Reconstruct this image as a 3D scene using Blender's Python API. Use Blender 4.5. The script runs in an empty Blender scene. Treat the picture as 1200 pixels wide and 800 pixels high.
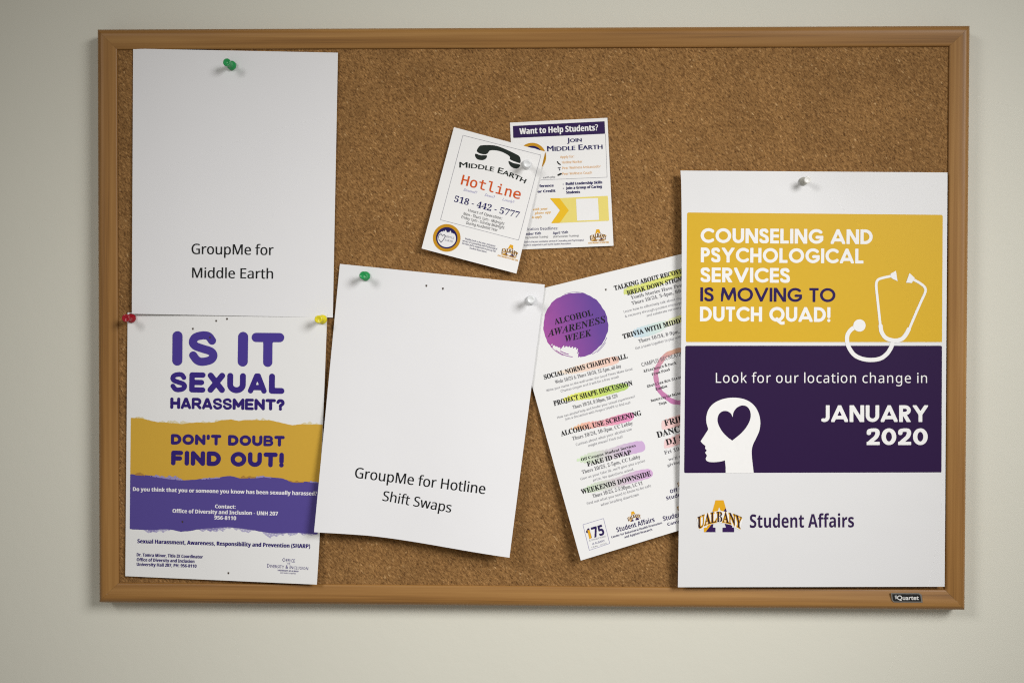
import bpy, math, random
import numpy as np
from mathutils import Matrix, Vector

random.seed(4)
rng = np.random.default_rng(4)
S = bpy.context.scene
COL = S.collection
ZC = 1.5                                   # height of the board's centre above the floor (metres)

# ------------------------------------------------------------------ camera
FPX = 35 / 36 * 1200                       # 35 mm lens on a 36 mm sensor, photograph 1200 px wide
CAM = np.array([0.00563618, -1.05963167, -0.01001828])
EUL = (1.55680751, -0.0024093, 0.02208505)
cam = bpy.data.cameras.new('camera'); cam.lens = 35; cam.sensor_width = 36
cam.clip_start = 0.01; cam.clip_end = 100
co = bpy.data.objects.new('camera', cam); COL.objects.link(co)
co.location = (CAM[0], CAM[1], CAM[2] + ZC); co.rotation_euler = EUL
S.camera = co
def _rot(rx, ry, rz):
    cx, sx, cy, sy, cz, sz = math.cos(rx), math.sin(rx), math.cos(ry), math.sin(ry), math.cos(rz), math.sin(rz)
    return (np.array([[cz, -sz, 0], [sz, cz, 0], [0, 0, 1]]) @ np.array([[cy, 0, sy], [0, 1, 0], [-sy, 0, cy]])
            @ np.array([[1, 0, 0], [0, cx, -sx], [0, sx, cx]]))
RM = _rot(*EUL)

# ------------------------------------------------------------------ light
w = bpy.data.worlds.new('World'); S.world = w; w.use_nodes = True
w.node_tree.nodes['Background'].inputs[0].default_value = (1.0, 0.97, 0.92, 1)
w.node_tree.nodes['Background'].inputs[1].default_value = 0.175
_tc = w.node_tree.nodes.new('ShaderNodeTexCoord'); _sx = w.node_tree.nodes.new('ShaderNodeSeparateXYZ')
_rp = w.node_tree.nodes.new('ShaderNodeMapRange'); _mx = w.node_tree.nodes.new('ShaderNodeMix'); _mx.data_type = 'RGBA'
_rp.inputs['From Min'].default_value = -0.7; _rp.inputs['From Max'].default_value = 0.7      # a pale floor below, a dimmer room above
_mx.inputs[6].default_value = (1.75, 1.66, 1.46, 1); _mx.inputs[7].default_value = (0.50, 0.46, 0.39, 1)
w.node_tree.links.new(_tc.outputs['Generated'], _sx.inputs[0]); w.node_tree.links.new(_sx.outputs['Z'], _rp.inputs['Value'])
w.node_tree.links.new(_rp.outputs[0], _mx.inputs[0]); w.node_tree.links.new(_mx.outputs[2], w.node_tree.nodes['Background'].inputs[0])
def area(name, loc, target, size, size_y, power, col):
    l = bpy.data.lights.new(name, 'AREA'); l.shape = 'RECTANGLE'; l.size = size; l.size_y = size_y
    l.energy = power; l.color = col
    o = bpy.data.objects.new(name, l); COL.objects.link(o)
    o.location = loc
    o.rotation_euler = (Vector(target) - Vector(loc)).to_track_quat('-Z', 'Y').to_euler()
    return o
def spot(name, loc, target, radius, cone, power, col):
    l = bpy.data.lights.new(name, 'SPOT'); l.shadow_soft_size = radius; l.spot_size = math.radians(cone); l.spot_blend = 1.0
    l.energy = power; l.color = col
    o = bpy.data.objects.new(name, l); COL.objects.link(o); o.location = loc
    o.rotation_euler = (Vector(target) - Vector(loc)).to_track_quat('-Z', 'Y').to_euler()
spot('ceiling_spotlight', (1.17, -1.45, ZC + 0.66), (-0.04, 0, ZC - 0.22), 0.42, 49, 148, (1.0, 0.985, 0.95))
spot('ceiling_spotlight', (-1.15, -1.50, ZC + 0.78), (0.22, 0, ZC - 0.26), 0.32, 44, 66, (1.0, 0.975, 0.93))
S.view_settings.view_transform = 'Standard'; S.view_settings.look = 'None'
S.cycles.filter_width = 1.15; S.cycles.use_denoising = False; S.cycles.use_adaptive_sampling = False
S.view_settings.exposure = 0.07; S.view_settings.gamma = 1

# ------------------------------------------------------------------ materials
def srgb(r, g, b):
    f = lambda c: (c / 255 / 12.92) if c <= 10 else ((c / 255 + 0.055) / 1.055) ** 2.4
    return (f(r), f(g), f(b), 1)
class NT:
    def __init__(s, name):
        s.m = bpy.data.materials.new(name); s.m.use_nodes = True
        s.n = s.m.node_tree.nodes; s.l = s.m.node_tree.links
        s.b = s.n['Principled BSDF']
    def node(s, t, **k):
        n = s.n.new(t)
        for a, v in k.items():
            if hasattr(n, a): setattr(n, a, v)
            else: n.inputs[a.replace('_', ' ')].default_value = v
        return n
    def link(s, a, b): s.l.new(a, b)
    def coord(s, scale=(1, 1, 1), rot=(0, 0, 0)):
        t = s.n.new('ShaderNodeTexCoord'); mp = s.n.new('ShaderNodeMapping')
        mp.inputs['Scale'].default_value = scale; mp.inputs['Rotation'].default_value = rot
        s.l.new(t.outputs['Object'], mp.inputs[0]); return mp.outputs[0]
    def noise(s, vec, scale, detail=3, rough=0.5):
        n = s.n.new('ShaderNodeTexNoise'); n.inputs['Scale'].default_value = scale
        n.inputs['Detail'].default_value = detail; n.inputs['Roughness'].default_value = rough
        s.l.new(vec, n.inputs['Vector']); return n
    def ramp(s, fac, stops):
        r = s.n.new('ShaderNodeValToRGB'); e = r.color_ramp.elements
        while len(e) < len(stops): e.new(0.5)
        for i, (p, c) in enumerate(stops): e[i].position = p; e[i].color = c
        s.l.new(fac, r.inputs[0]); return r.outputs[0]
    def mix(s, a, b, fac, mode='MIX'):
        x = s.n.new('ShaderNodeMix'); x.data_type = 'RGBA'; x.blend_type = mode
        for v, i in ((a, 6), (b, 7)):
            if isinstance(v, tuple): x.inputs[i].default_value = v
            else: s.l.new(v, x.inputs[i])
        if isinstance(fac, (int, float)): x.inputs[0].default_value = fac
        else: s.l.new(fac, x.inputs[0])
        return x.outputs[2]
    def bump(s, h, strength, dist):
        b = s.n.new('ShaderNodeBump'); b.inputs['Strength'].default_value = strength
        b.inputs['Distance'].default_value = dist
        s.l.new(h, b.inputs['Height']); s.l.new(b.outputs[0], s.b.inputs['Normal'])

def paper_mat(name, col, rough):
    t = NT(name); v = t.coord()
    n = t.noise(v, 9, 4); f = t.noise(v, 900, 3, 0.6)
    c1 = tuple(x * 0.97 for x in col[:3]) + (1,)
    t.link(t.mix(c1, col, n.outputs[0]), t.b.inputs['Base Color'])
    t.b.inputs['Roughness'].default_value = rough
    t.b.inputs['Specular IOR Level'].default_value = 0.3
    h = t.node('ShaderNodeMath', operation='ADD')
    b = t.noise(v, 14, 2); m_ = t.node('ShaderNodeMath', operation='MULTIPLY'); m_.inputs[1].default_value = 22
    t.link(b.outputs[0], m_.inputs[0]); t.link(m_.outputs[0], h.inputs[0]); t.link(f.outputs[0], h.inputs[1])
    t.bump(h.outputs[0], 0.35, 0.00012)
    return t.m
M_COPY = paper_mat('copier_paper', (0.76, 0.765, 0.80, 1), 0.75)
M_POST = paper_mat('poster_paper', (0.78, 0.785, 0.80, 1), 0.5)
M_BIG = paper_mat('coated_paper', (0.725, 0.73, 0.755, 1), 0.45)
M_CARD = paper_mat('card_paper', (0.80, 0.80, 0.81, 1), 0.5)

_ink = {}
def ink(r, g, b, k=1.0, rough=0.5):
    """printed colour, given as the sRGB it shows on the bright paper; k lifts it back to its own reflectance"""
    key = (r, g, b, k)
    if key in _ink: return _ink[key]
    c = srgb(r, g, b); c = tuple(min(0.85, x * k) for x in c[:3]) + (1,)
    t = NT('printed_ink'); v = t.coord()
    n = t.noise(v, 260, 4, 0.7)
    d = tuple(x * 0.93 for x in c[:3]) + (1,)
    t.link(t.mix(d, c, n.outputs[0]), t.b.inputs['Base Color'])
    t.b.inputs['Roughness'].default_value = rough; t.b.inputs['Specular IOR Level'].default_value = 0.18
    _ink[key] = t.m
    return t.m

def gradient_ink(name, stops, p0, p1):
    """printed colour blend across the sheet, from point p0 to p1 (object space metres)"""
    t = NT(name); tc = t.n.new('ShaderNodeTexCoord')
    d = Vector(p1) - Vector(p0); L2 = d.length_squared
    sub = t.n.new('ShaderNodeVectorMath'); sub.operation = 'SUBTRACT'; sub.inputs[1].default_value = p0
    dot = t.n.new('ShaderNodeVectorMath'); dot.operation = 'DOT_PRODUCT'; dot.inputs[1].default_value = d / L2
    t.link(tc.outputs['Object'], sub.inputs[0]); t.link(sub.outputs[0], dot.inputs[0])
    nz = t.n.new('ShaderNodeTexNoise'); nz.inputs['Scale'].default_value = 90; nz.inputs['Detail'].default_value = 3
    t.link(tc.outputs['Object'], nz.inputs['Vector'])
    ad = t.node('ShaderNodeMath', operation='MULTIPLY_ADD'); ad.inputs[1].default_value = 0.18
    t.link(nz.outputs[0], ad.inputs[0]); t.link(dot.outputs['Value'], ad.inputs[2])
    t.link(t.ramp(ad.outputs[0], stops), t.b.inputs['Base Color'])
    t.b.inputs['Roughness'].default_value = 0.5; t.b.inputs['Specular IOR Level'].default_value = 0.3
    return t.m

# wall paint
t = NT('wall_paint'); v = t.coord()
n1 = t.noise(v, 2.2, 3); n2 = t.noise(v, 420, 4, 0.6); n3 = t.noise(v, 60, 2)
t.link(t.mix((0.655, 0.648, 0.58, 1), (0.695, 0.688, 0.615, 1), n1.outputs[0]), t.b.inputs['Base Color'])
t.b.inputs['Roughness'].default_value = 0.55; t.b.inputs['Specular IOR Level'].default_value = 0.3
h = t.node('ShaderNodeMath', operation='MULTIPLY_ADD'); h.inputs[1].default_value = 3.0
t.link(n3.outputs[0], h.inputs[0]); t.link(n2.outputs[0], h.inputs[2])
t.bump(h.outputs[0], 0.28, 0.00032)
M_WALL = t.m
# cork
t = NT('cork'); v = t.coord(); vr = t.coord((1, 1, 1), (0, math.radians(42), 0))
mp_ = t.n.new('ShaderNodeMapping'); mp_.inputs['Scale'].default_value = (1.1, 1, 0.5); t.link(vr, mp_.inputs[0]); vs = mp_.outputs[0]
vo = t.n.new('ShaderNodeTexVoronoi'); vo.inputs['Scale'].default_value = 700; t.link(vs, vo.inputs['Vector'])
n1 = t.noise(vs, 640, 4, 0.7); n2 = t.noise(v, 34, 3); n3 = t.noise(v, 5, 2); n4 = t.noise(vs, 1000, 2, 0.6)
gran = t.ramp(vo.outputs['Color'], [(0.0, (0.172, 0.083, 0.027, 1)), (0.5, (0.272, 0.141, 0.048, 1)), (0.88, (0.322, 0.174, 0.064, 1)), (0.97, (0.49, 0.31, 0.145, 1))])
fine = t.ramp(n1.outputs[0], [(0.30, (0.30, 0.25, 0.20, 1)), (0.46, (0.93, 0.92, 0.90, 1)), (0.57, (1.0, 1.0, 1.0, 1)), (0.72, (1.75, 1.8, 1.9, 1))])
c = t.mix(gran, fine, 1.0, 'MULTIPLY')
dark = t.ramp(n4.outputs[0], [(0.33, (0.2, 0.15, 0.11, 1)), (0.40, (1, 1, 1, 1))])
c = t.mix(c, dark, 0.8, 'MULTIPLY')
big = t.ramp(n2.outputs[0], [(0.3, (0.86, 0.85, 0.84, 1)), (0.7, (1.1, 1.1, 1.1, 1))])
c = t.mix(c, big, 0.8, 'MULTIPLY')
t.link(c, t.b.inputs['Base Color']); t.b.inputs['Roughness'].default_value = 0.85
t.b.inputs['Specular IOR Level'].default_value = 0.2
t.bump(n1.outputs[0], 0.8, 0.0009)
M_CORK = t.m
# wood rails: grain along the rail's long axis
def wood(name, axis):
    t = NT(name)
    lo, hi = 5.0, 300.0
    sc = (lo, hi, hi) if axis == 'x' else (hi, hi, lo)
    v = t.coord(sc); v2 = t.coord(tuple(x * 0.35 for x in sc)); v3 = t.coord()
    n1 = t.noise(v, 1.0, 5, 0.6); n2 = t.noise(v2, 1.0, 3, 0.5); n3 = t.noise(v3, 7, 2)
    wv = t.n.new('ShaderNodeMath'); wv.operation = 'MULTIPLY_ADD'; wv.inputs[1].default_value = 0.6
    t.link(n2.outputs[0], wv.inputs[0])
    sc1 = t.node('ShaderNodeMath', operation='MULTIPLY'); sc1.inputs[1].default_value = 0.4
    t.link(n1.outputs[0], sc1.inputs[0]); t.link(sc1.outputs[0], wv.inputs[2])
    c = t.ramp(wv.outputs[0], [(0.34, (0.165, 0.073, 0.017, 1)), (0.45, (0.268, 0.127, 0.032, 1)), (0.53, (0.310, 0.153, 0.042, 1)), (0.66, (0.375, 0.198, 0.060, 1))])
    big = t.ramp(n3.outputs[0], [(0.3, (0.93, 0.92, 0.9, 1)), (0.7, (1.06, 1.06, 1.05, 1))])
    c = t.mix(c, big, 0.7, 'MULTIPLY')
    t.link(c, t.b.inputs['Base Color'])
    t.b.inputs['Roughness'].default_value = 0.45; t.b.inputs['Specular IOR Level'].default_value = 0.4
    t.bump(n1.outputs[0], 0.2, 0.0002)
    return t.m
M_WX, M_WZ = wood('rail_wood_across', 'x'), wood('rail_wood_upright', 'z')
def plastic(name, col, rough=0.25, trans=0.0, ior=1.46):
    t = NT(name); t.b.inputs['Base Color'].default_value = col; t.b.inputs['Roughness'].default_value = rough
    t.b.inputs['Transmission Weight'].default_value = trans; t.b.inputs['IOR'].default_value = ior
    n = t.noise(t.coord(), 300, 2); t.bump(n.outputs[0], 0.05, 0.0003)
    return t.m
def metal(name, col, rough):
    t = NT(name); t.b.inputs['Base Color'].default_value = col; t.b.inputs['Metallic'].default_value = 1
    t.b.inputs['Roughness'].default_value = rough; return t.m
M_STEEL = metal('needle_steel', (0.6, 0.6, 0.6, 1), 0.3)

# ------------------------------------------------------------------ object helpers
def obj(name, verts, faces, mats, parent=None, midx=None, smooth=False):
    me = bpy.data.meshes.new(name); me.from_pydata([tuple(map(float, p)) for p in verts], [], faces)
    for m in (mats if isinstance(mats, (list, tuple)) else [mats]): me.materials.append(m)
    if midx is not None: me.polygons.foreach_set('material_index', midx)
    if smooth: me.polygons.foreach_set('use_smooth', [True] * len(me.polygons))
    me.update()
    o = bpy.data.objects.new(name, me); COL.objects.link(o)
    if parent is not None: o.parent = parent
    return o
def tag(o, label=None, cat=None, group=None, kind=None):
    if label: o['label'] = label
    if cat: o['category'] = cat
    if group: o['group'] = group
    if kind: o['kind'] = kind
    return o
def empty(name, loc):
    o = bpy.data.objects.new(name, None); COL.objects.link(o); o.location = loc; o.empty_display_size = 0.02
    return o
def ray_at(px, py, depth):
    """points on the lines of sight through photo pixels, at a distance `depth` in front of the wall (wall: y = 0)"""
    px = np.asarray(px, float); py = np.asarray(py, float); depth = np.asarray(depth, float)
    d = np.stack([(px - 600) / FPX, (400 - py) / FPX, -np.ones_like(px)], -1) @ RM.T
    k = (-depth - CAM[1]) / d[..., 1]
    P = CAM + d * k[..., None]
    P[..., 2] += ZC
    return P

# ------------------------------------------------------------------ wall
WALL = 0.0075                               # the board hangs on brackets, its back a little off the wall
obj('wall', [(-3, WALL, 0), (3, WALL, 0), (3, WALL, 3), (-3, WALL, 3)], [(0, 1, 2, 3)], M_WALL)
tag(bpy.data.objects['wall'], 'plain cream painted wall behind the cork notice board', 'wall', kind='structure')

# ------------------------------------------------------------------ notice board
W2, H2 = 0.457, 0.304
CORK = 0.012
board = empty('notice_board', (0, 0, ZC - H2))
tag(board, 'wide cork notice board with a brown wooden frame hung on the wall', 'notice board')
BL = np.array([0, 0, ZC - H2])
PROF = [(0, -0.0068), (0, 0.0100), (0.0003, 0.0118), (0.0012, 0.0136), (0.0024, 0.0151), (0.0038, 0.0162), (0.0053, 0.0168), (0.0070, 0.0169),
        (0.0095, 0.0166), (0.0130, 0.0160), (0.0165, 0.0153), (0.0195, 0.0147), (0.0208, 0.0143), (0.0215, 0.0137), (0.0218, 0.0130), (0.0218, 0.0010)]
def rail(side):
    a, b, ax = {'bottom': ((-W2, -H2), (W2, -H2), 'x'), 'right': ((W2, -H2), (W2, H2), 'z'),
                'top': ((W2, H2), (-W2, H2), 'x'), 'left': ((-W2, H2), (-W2, -H2), 'z')}[side]
    a = np.array(a); b = np.array(b); d = (b - a) / np.linalg.norm(b - a); nrm = np.array([-d[1], d[0]])
    vs, fs = [], []
    k = len(PROF); N = 2
    g = 0.00008
    for i in range(N):
        for (u, dep) in PROF:
            p = (a + d * (u + g) if i == 0 else b - d * (u + g)) + nrm * u
            vs.append((p[0] - BL[0], -dep, p[1] + ZC - BL[2]))
    for j in range(k - 1): fs.append((j, j + 1, k + j + 1, k + j))
    o = obj('frame_rail', vs, fs, M_WX if ax == 'x' else M_WZ, board)
    me = o.data
    me.polygons.foreach_set('use_smooth', [1 < j < k - 2 for j in range(k - 1)]); me.update()
    bv = None
    return o
for s_ in ('top', 'bottom', 'left', 'right'): rail(s_)
iw, ih = W2 - 0.0205, H2 - 0.0205
nx_, nz_ = 60, 40
obj('cork_panel', [(-iw, -CORK, H2 - ih), (iw, -CORK, H2 - ih), (iw, -CORK, H2 + ih), (-iw, -CORK, H2 + ih)], [(0, 1, 2, 3)], M_CORK, board)
obj('back_panel', [(-iw, -0.003, H2 - ih), (iw, -0.003, H2 - ih), (iw, -0.003, H2 + ih), (-iw, -0.003, H2 + ih)], [(0, 1, 2, 3)], M_CORK, board)

# ------------------------------------------------------------------ paper surfaces
def dent(s, t_, at, k=0.0009, w=0.055):
    return -sum(k * np.exp(-((s - a) ** 2 + (1.3 * (t_ - b)) ** 2) / w ** 2) for a, b in at)

class Paper:
    def __init__(s, name, corners, depth, mat, label, cat, group=None, bow=None, n=(36, 44)):
        s.c = np.array(corners, float)            # top left, top right, bottom right, bottom left (photo pixels)
        s.depth = depth
        base = ray_at(*((s.c[2] + s.c[3]) / 2), 0.013)
        s.loc = np.array([base[0], -0.012, base[2]])
        nx, ny = n
        S_, T_ = np.meshgrid(np.linspace(0, 1, nx + 1), np.linspace(0, 1, ny + 1))
        P = s.bil(S_, T_)
        if bow is not None:
            bx, by = bow(S_, T_); P = P + np.stack([bx, by], -1)
        D = depth(S_, T_)
        front = ray_at(P[..., 0], P[..., 1], D).reshape(-1, 3) - s.loc
        back = front + np.array([0, 0.00022, 0])
        N = len(front); vs = np.concatenate([front, back]); fs = []
        for j in range(ny):
            for i in range(nx):
                a = j * (nx + 1) + i
                q = (a, a + nx + 1, a + nx + 2, a + 1)
                fs.append(q); fs.append(tuple(N + x for x in reversed(q)))
        rim = [i for i in range(nx + 1)] + [j * (nx + 1) + nx for j in range(1, ny + 1)] + \
              [ny * (nx + 1) + i for i in range(nx - 1, -1, -1)] + [j * (nx + 1) for j in range(ny - 1, 0, -1)]
        K = 2 * N; R_ = len(rim)
        vs = np.concatenate([vs, front[rim], back[rim]])
        for i in range(R_): fs.append((K + i, K + (i + 1) % R_, K + R_ + (i + 1) % R_, K + R_ + i))
        s.o = obj(name, vs, fs, mat, smooth=False)
        sm = [True] * (2 * nx * ny) + [False] * len(rim); s.o.data.polygons.foreach_set('use_smooth', sm)
        s.o.location = s.loc
        tag(s.o, label, cat, group)
    def bil(s, u, v):
        u = np.asarray(u)[..., None]; v = np.asarray(v)[..., None]; a, b, c, d = s.c
        return a * (1 - u) * (1 - v) + b * u * (1 - v) + c * u * v + d * (1 - u) * v
    def inv(s, px, py):
        u = np.full(np.shape(px), 0.5); v = np.full(np.shape(px), 0.5)
        a, b, c, d = s.c; tgt = np.stack([px, py], -1)
        for _ in range(8):
            r = s.bil(u, v) - tgt
            du = (b - a) * (1 - v)[..., None] + (c - d) * v[..., None]
            dv = (d - a) * (1 - u)[..., None] + (c - b) * u[..., None]
            det = du[..., 0] * dv[..., 1] - du[..., 1] * dv[..., 0]
            u = u - (r[..., 0] * dv[..., 1] - r[..., 1] * dv[..., 0]) / det
            v = v - (du[..., 0] * r[..., 1] - du[..., 1] * r[..., 0]) / det
        return u, v
    def surf(s, px, py, layer=1):
        px = np.atleast_1d(np.asarray(px, float)); py = np.atleast_1d(np.asarray(py, float))
        u, v = s.inv(px, py)
        return ray_at(px, py, s.depth(u, v) + 0.00010 * layer)

class Print:
    """collects printed shapes (photo pixel coordinates) of one part of a sheet"""
    def __init__(s, paper, name, label=None):
        s.p = paper; s.name = name; s.v = []; s.f = []; s.mi = []; s.m = []; s.n = 0; s.label = label
    def mat(s, m):
        if m not in s.m: s.m.append(m)
        return s.m.index(m)
    def add(s, pts, faces, m, layer=1):
        P = s.p.surf([q[0] for q in pts], [q[1] for q in pts], layer) - s.p.loc
        s.v.append(P); i = s.mat(m)
        for f in faces: s.f.append(tuple(s.n + k for k in f)); s.mi.append(i)
        s.n += len(pts)
        return s
    def text(s, body, p0, p1, h, m, style='sr', layer=2, offset=0.0, smallcaps=0, warp=None, res=3, spacing=1.0, strike=0.0):
        pts, faces = text_mesh(body, style, offset, smallcaps, res, spacing)
        x0, x1 = pts[:, 0].min(), pts[:, 0].max()
        u = (pts[:, 0] - x0) / (x1 - x0); vv = pts[:, 1] / capheight(style, offset) * h
        if warp: q = warp(u, vv)
        else:
            p0 = np.array(p0, float); p1 = np.array(p1, float); d = (p1 - p0)
            nn = np.array([d[1], -d[0]]) / np.linalg.norm(d)       # up in picture
            q = p0 + u[:, None] * d + vv[:, None] * nn
        if strike:
            s.add(q + (strike / 2, 0), faces, m, layer + 0.4); q = q - (strike / 2, 0)
        return s.add(q, faces, m, layer)
    def shape(s, f, box, step, m, layer=1):
        pts, faces = march(f, box, step); return s.add(pts, faces, m, layer)
    def poly(s, pts, m, layer=1, step=1.0):
        pts = np.array(pts, float)
        x0, y0 = pts.min(0) - 1.2 * step; x1, y1 = pts.max(0) + 1.2 * step
        return s.shape(lambda X, Y: sd_poly(X, Y, pts), (x0, y0, x1, y1), step, m, layer)
    def line(s, pts, wd, m, layer=1, step=None):
        pts = np.array(pts, float); step = step or max(0.25, wd / 3)
        x0, y0 = pts.min(0) - wd - step; x1, y1 = pts.max(0) + wd + step
        return s.shape(lambda X, Y: sd_line(X, Y, pts) - wd / 2, (x0, y0, x1, y1), step, m, layer)
    def rule(s, a, b, wd, m, layer=1):
        """thin straight rule as a chain of quads that follows the sheet"""
        a = np.array(a, float); b = np.array(b, float); d = b - a; L = np.linalg.norm(d)
        nn = np.array([d[1], -d[0]]) / L * wd / 2; k = max(1, int(L / 10)); pts = []; fs = []
        for i in range(k + 1):
            c = a + d * i / k; pts += [c - nn, c + nn]
        for i in range(k): fs.append((2 * i, 2 * i + 2, 2 * i + 3, 2 * i + 1))
        return s.add(pts, fs, m, layer)
    def done(s):
        o = obj(s.name, np.concatenate(s.v), s.f, s.m, s.p.o, s.mi)
        if s.label: o['label'] = s.label
        return o

def sd_seg(X, Y, a, b):
    dx, dy = b[0] - a[0], b[1] - a[1]; L = dx * dx + dy * dy + 1e-12
    k = np.clip(((X - a[0]) * dx + (Y - a[1]) * dy) / L, 0, 1)
    return np.hypot(X - a[0] - k * dx, Y - a[1] - k * dy)
def sd_line(X, Y, pts):
    d = np.full(X.shape, 1e9)
    for a, b in zip(pts[:-1], pts[1:]): d = np.minimum(d, sd_seg(X, Y, a, b))
    return d
def sd_poly(X, Y, pts):
    d = np.full(X.shape, 1e9); ins = np.zeros(X.shape, bool)
    for a, b in zip(pts, np.roll(pts, -1, 0)):
        d = np.minimum(d, sd_seg(X, Y, a, b))
        c = (a[1] > Y) != (b[1] > Y)
        xi = a[0] + (Y - a[1]) * (b[0] - a[0]) / (b[1] - a[1] if abs(b[1] - a[1]) > 1e-9 else 1e-9)
        ins ^= c & (X < xi)
    return np.where(ins, -d, d)
def march(f, box, step):
    """marching squares with merged runs: polygons covering f < 0"""
    x0, y0, x1, y1 = box
    nx = max(2, int(math.ceil((x1 - x0) / step))); ny = max(2, int(math.ceil((y1 - y0) / step)))
    xs = x0 + np.arange(nx + 1) * step; ys = y0 + np.arange(ny + 1) * step
    X, Y = np.meshgrid(xs, ys); F = f(X, Y); I = F < 0
    pts, faces = [], []; maxrun = max(2, int(9 / step))
    for j in range(ny):
        i = 0
        while i < nx:
            c = (I[j, i], I[j, i + 1], I[j + 1, i + 1], I[j + 1, i])
            if not any(c): i += 1; continue
            if all(c):
                k = i + 1
                while k < nx and k - i < maxrun and I[j, k + 1] and I[j + 1, k + 1]: k += 1
                n = len(pts); pts += [(xs[i], ys[j]), (xs[i], ys[j + 1]), (xs[k], ys[j + 1]), (xs[k], ys[j])]
                faces.append((n, n + 1, n + 2, n + 3)); i = k; continue
            q = [(xs[i], ys[j], F[j, i]), (xs[i + 1], ys[j], F[j, i + 1]), (xs[i + 1], ys[j + 1], F[j + 1, i + 1]), (xs[i], ys[j + 1], F[j + 1, i])]
            n = len(pts); out = []
            for (ax, ay, av), (bx, by, bv) in zip(q, q[1:] + q[:1]):
                if av < 0: out.append((ax, ay))
                if (av < 0) != (bv < 0):
                    k = av / (av - bv); out.append((ax + (bx - ax) * k, ay + (by - ay) * k))
            if len(out) >= 3:
                pts += out; faces.append(tuple(range(n + len(out) - 1, n - 1, -1)))
            i += 1
    return np.array(pts), faces

# ------------------------------------------------------------------ lettering from Blender's built-in font
BASE = {'sr': (0x1D5A0, 0x1D7E2), 'sb': (0x1D5D4, 0x1D7EC), 'fb': (0x1D400, 0x1D7CE), 'fbi': (0x1D468, 0x1D7CE),
        'mo': (0x1D670, 0x1D7F6), 'it': (0x1D434, None)}
def remap(body, style):
    if style not in BASE: return body
    u, d = BASE[style]; o = ''
    for ch in body:
        if 'A' <= ch <= 'Z': o += chr(u + ord(ch) - 65)
        elif 'a' <= ch <= 'z': o += chr(u + 26 + ord(ch) - 97) if not (style == 'it' and ch == 'h') else chr(0x210E)
        elif '0' <= ch <= '9' and d: o += chr(d + ord(ch) - 48)
        else: o += ch
    return o
_ch = {}
import os
try: MONO = bpy.data.fonts.load(os.path.join(bpy.utils.system_resource('DATAFILES', path='fonts'), 'DejaVuSansMono.woff2'))
except Exception: MONO = None
try: MATH = bpy.data.fonts.load(os.path.join(bpy.utils.system_resource('DATAFILES', path='fonts'), 'NotoSansMath-Regular.woff2'))
except Exception: MATH = None
CHARS = 'ABCDEFGHIJKLMNOPQRSTUVWXYZabcdefghijklmnopqrstuvwxyz0123456789' + "&'()-,.:?!/"
def _eval(lines, style, offset, res):
    cu = bpy.data.curves.new('lettering', 'FONT'); cu.body = '\n'.join(remap(l, style) for l in lines); cu.offset = offset
    cu.resolution_u = res; cu.fill_mode = 'FRONT'; cu.space_line = 3
    if style == 'dm' and MONO: cu.font = MONO
    if style in BASE and MATH: cu.font = MATH
    o = bpy.data.objects.new('lettering', cu)
    me = bpy.data.meshes.new_from_object(o)
    n = len(me.vertices); v = np.empty(n * 3); me.vertices.foreach_get('co', v); v = v.reshape(-1, 3)[:, :2].copy()
    fs = [tuple(p.vertices) for p in me.polygons]
    bpy.data.objects.remove(o); bpy.data.curves.remove(cu); bpy.data.meshes.remove(me)
    row = np.round((0.35 - v[:, 1]) / 3.0).astype(int)
    return v, fs, row
_font, _adv = {}, {}
def font(style, offset, res):
    """outlines of every character of a style, each with its advance width"""
    key = (style, offset, res)
    if key in _font: return _font[key]
    if style not in _adv:
        v, fs, row = _eval(['I'] + [c + 'I' for c in CHARS] + ['I I'], style, 0, 1)
        x = [v[row == k, 0].max() for k in range(len(CHARS) + 2)]
        _adv[style] = {c: x[k + 1] - x[0] for k, c in enumerate(CHARS)}
        _adv[style][' '] = x[-1] - x[0] - _adv[style]['I']
    v, fs, row = _eval(list(CHARS), style, offset, res)
    G = {c: [None, [], _adv[style][c]] for c in CHARS}; G[' '] = [np.zeros((0, 2)), [], _adv[style][' ']]
    new = np.zeros(len(v), int)
    for k, c in enumerate(CHARS):
        ix = np.nonzero(row == k)[0]; new[ix] = np.arange(len(ix)); G[c][0] = v[ix] + (0, 3.0 * k)
    for f in fs: G[CHARS[row[f[0]]]][1].append(tuple(int(new[i]) for i in f))
    _font[key] = G
    return G
def text_mesh(body, style, offset=0, smallcaps=0, res=3, spacing=1.0):
    G = font(style, offset, res); x = 0.0; V, Fc, n = [], [], 0
    for ch in body:
        k = 1.0
        if smallcaps and ch.islower(): k = smallcaps; ch = ch.upper()
        v, f, a = G[ch]
        if len(v):
            V.append(v * k + (x, 0)); Fc += [tuple(n + i for i in g) for g in f]; n += len(v)
        x += a * k * spacing
    return np.concatenate(V), Fc
def capheight(style, offset=0):
    k = (style, offset)
    if k not in _ch: _ch[k] = font(style, offset, 2)['H'][0][:, 1].max()
    return _ch[k]

def spline(P, n=8, closed=False):
    P = [np.array(p, float) for p in P]; out = []
    Q = [P[-1]] + P + [P[0], P[1]] if closed else [2 * P[0] - P[1]] + P + [2 * P[-1] - P[-2]]
    for i in range(1, len(Q) - 2):
        a, b, c, d = Q[i - 1:i + 3]
        for k in range(n):
            t_ = k / n
            out.append(0.5 * ((2 * b) + (c - a) * t_ + (2 * a - 5 * b + 4 * c - d) * t_ ** 2 + (3 * b - a - 3 * c + d) * t_ ** 3))
    if not closed: out.append(P[-1])
    return np.array(out)
def arc(cx, cy, rx, ry, a0, a1, n=14):
    return [(cx + rx * math.cos(math.radians(a0 + (a1 - a0) * i / n)), cy + ry * math.sin(math.radians(a0 + (a1 - a0) * i / n))) for i in range(n + 1)]
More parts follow.
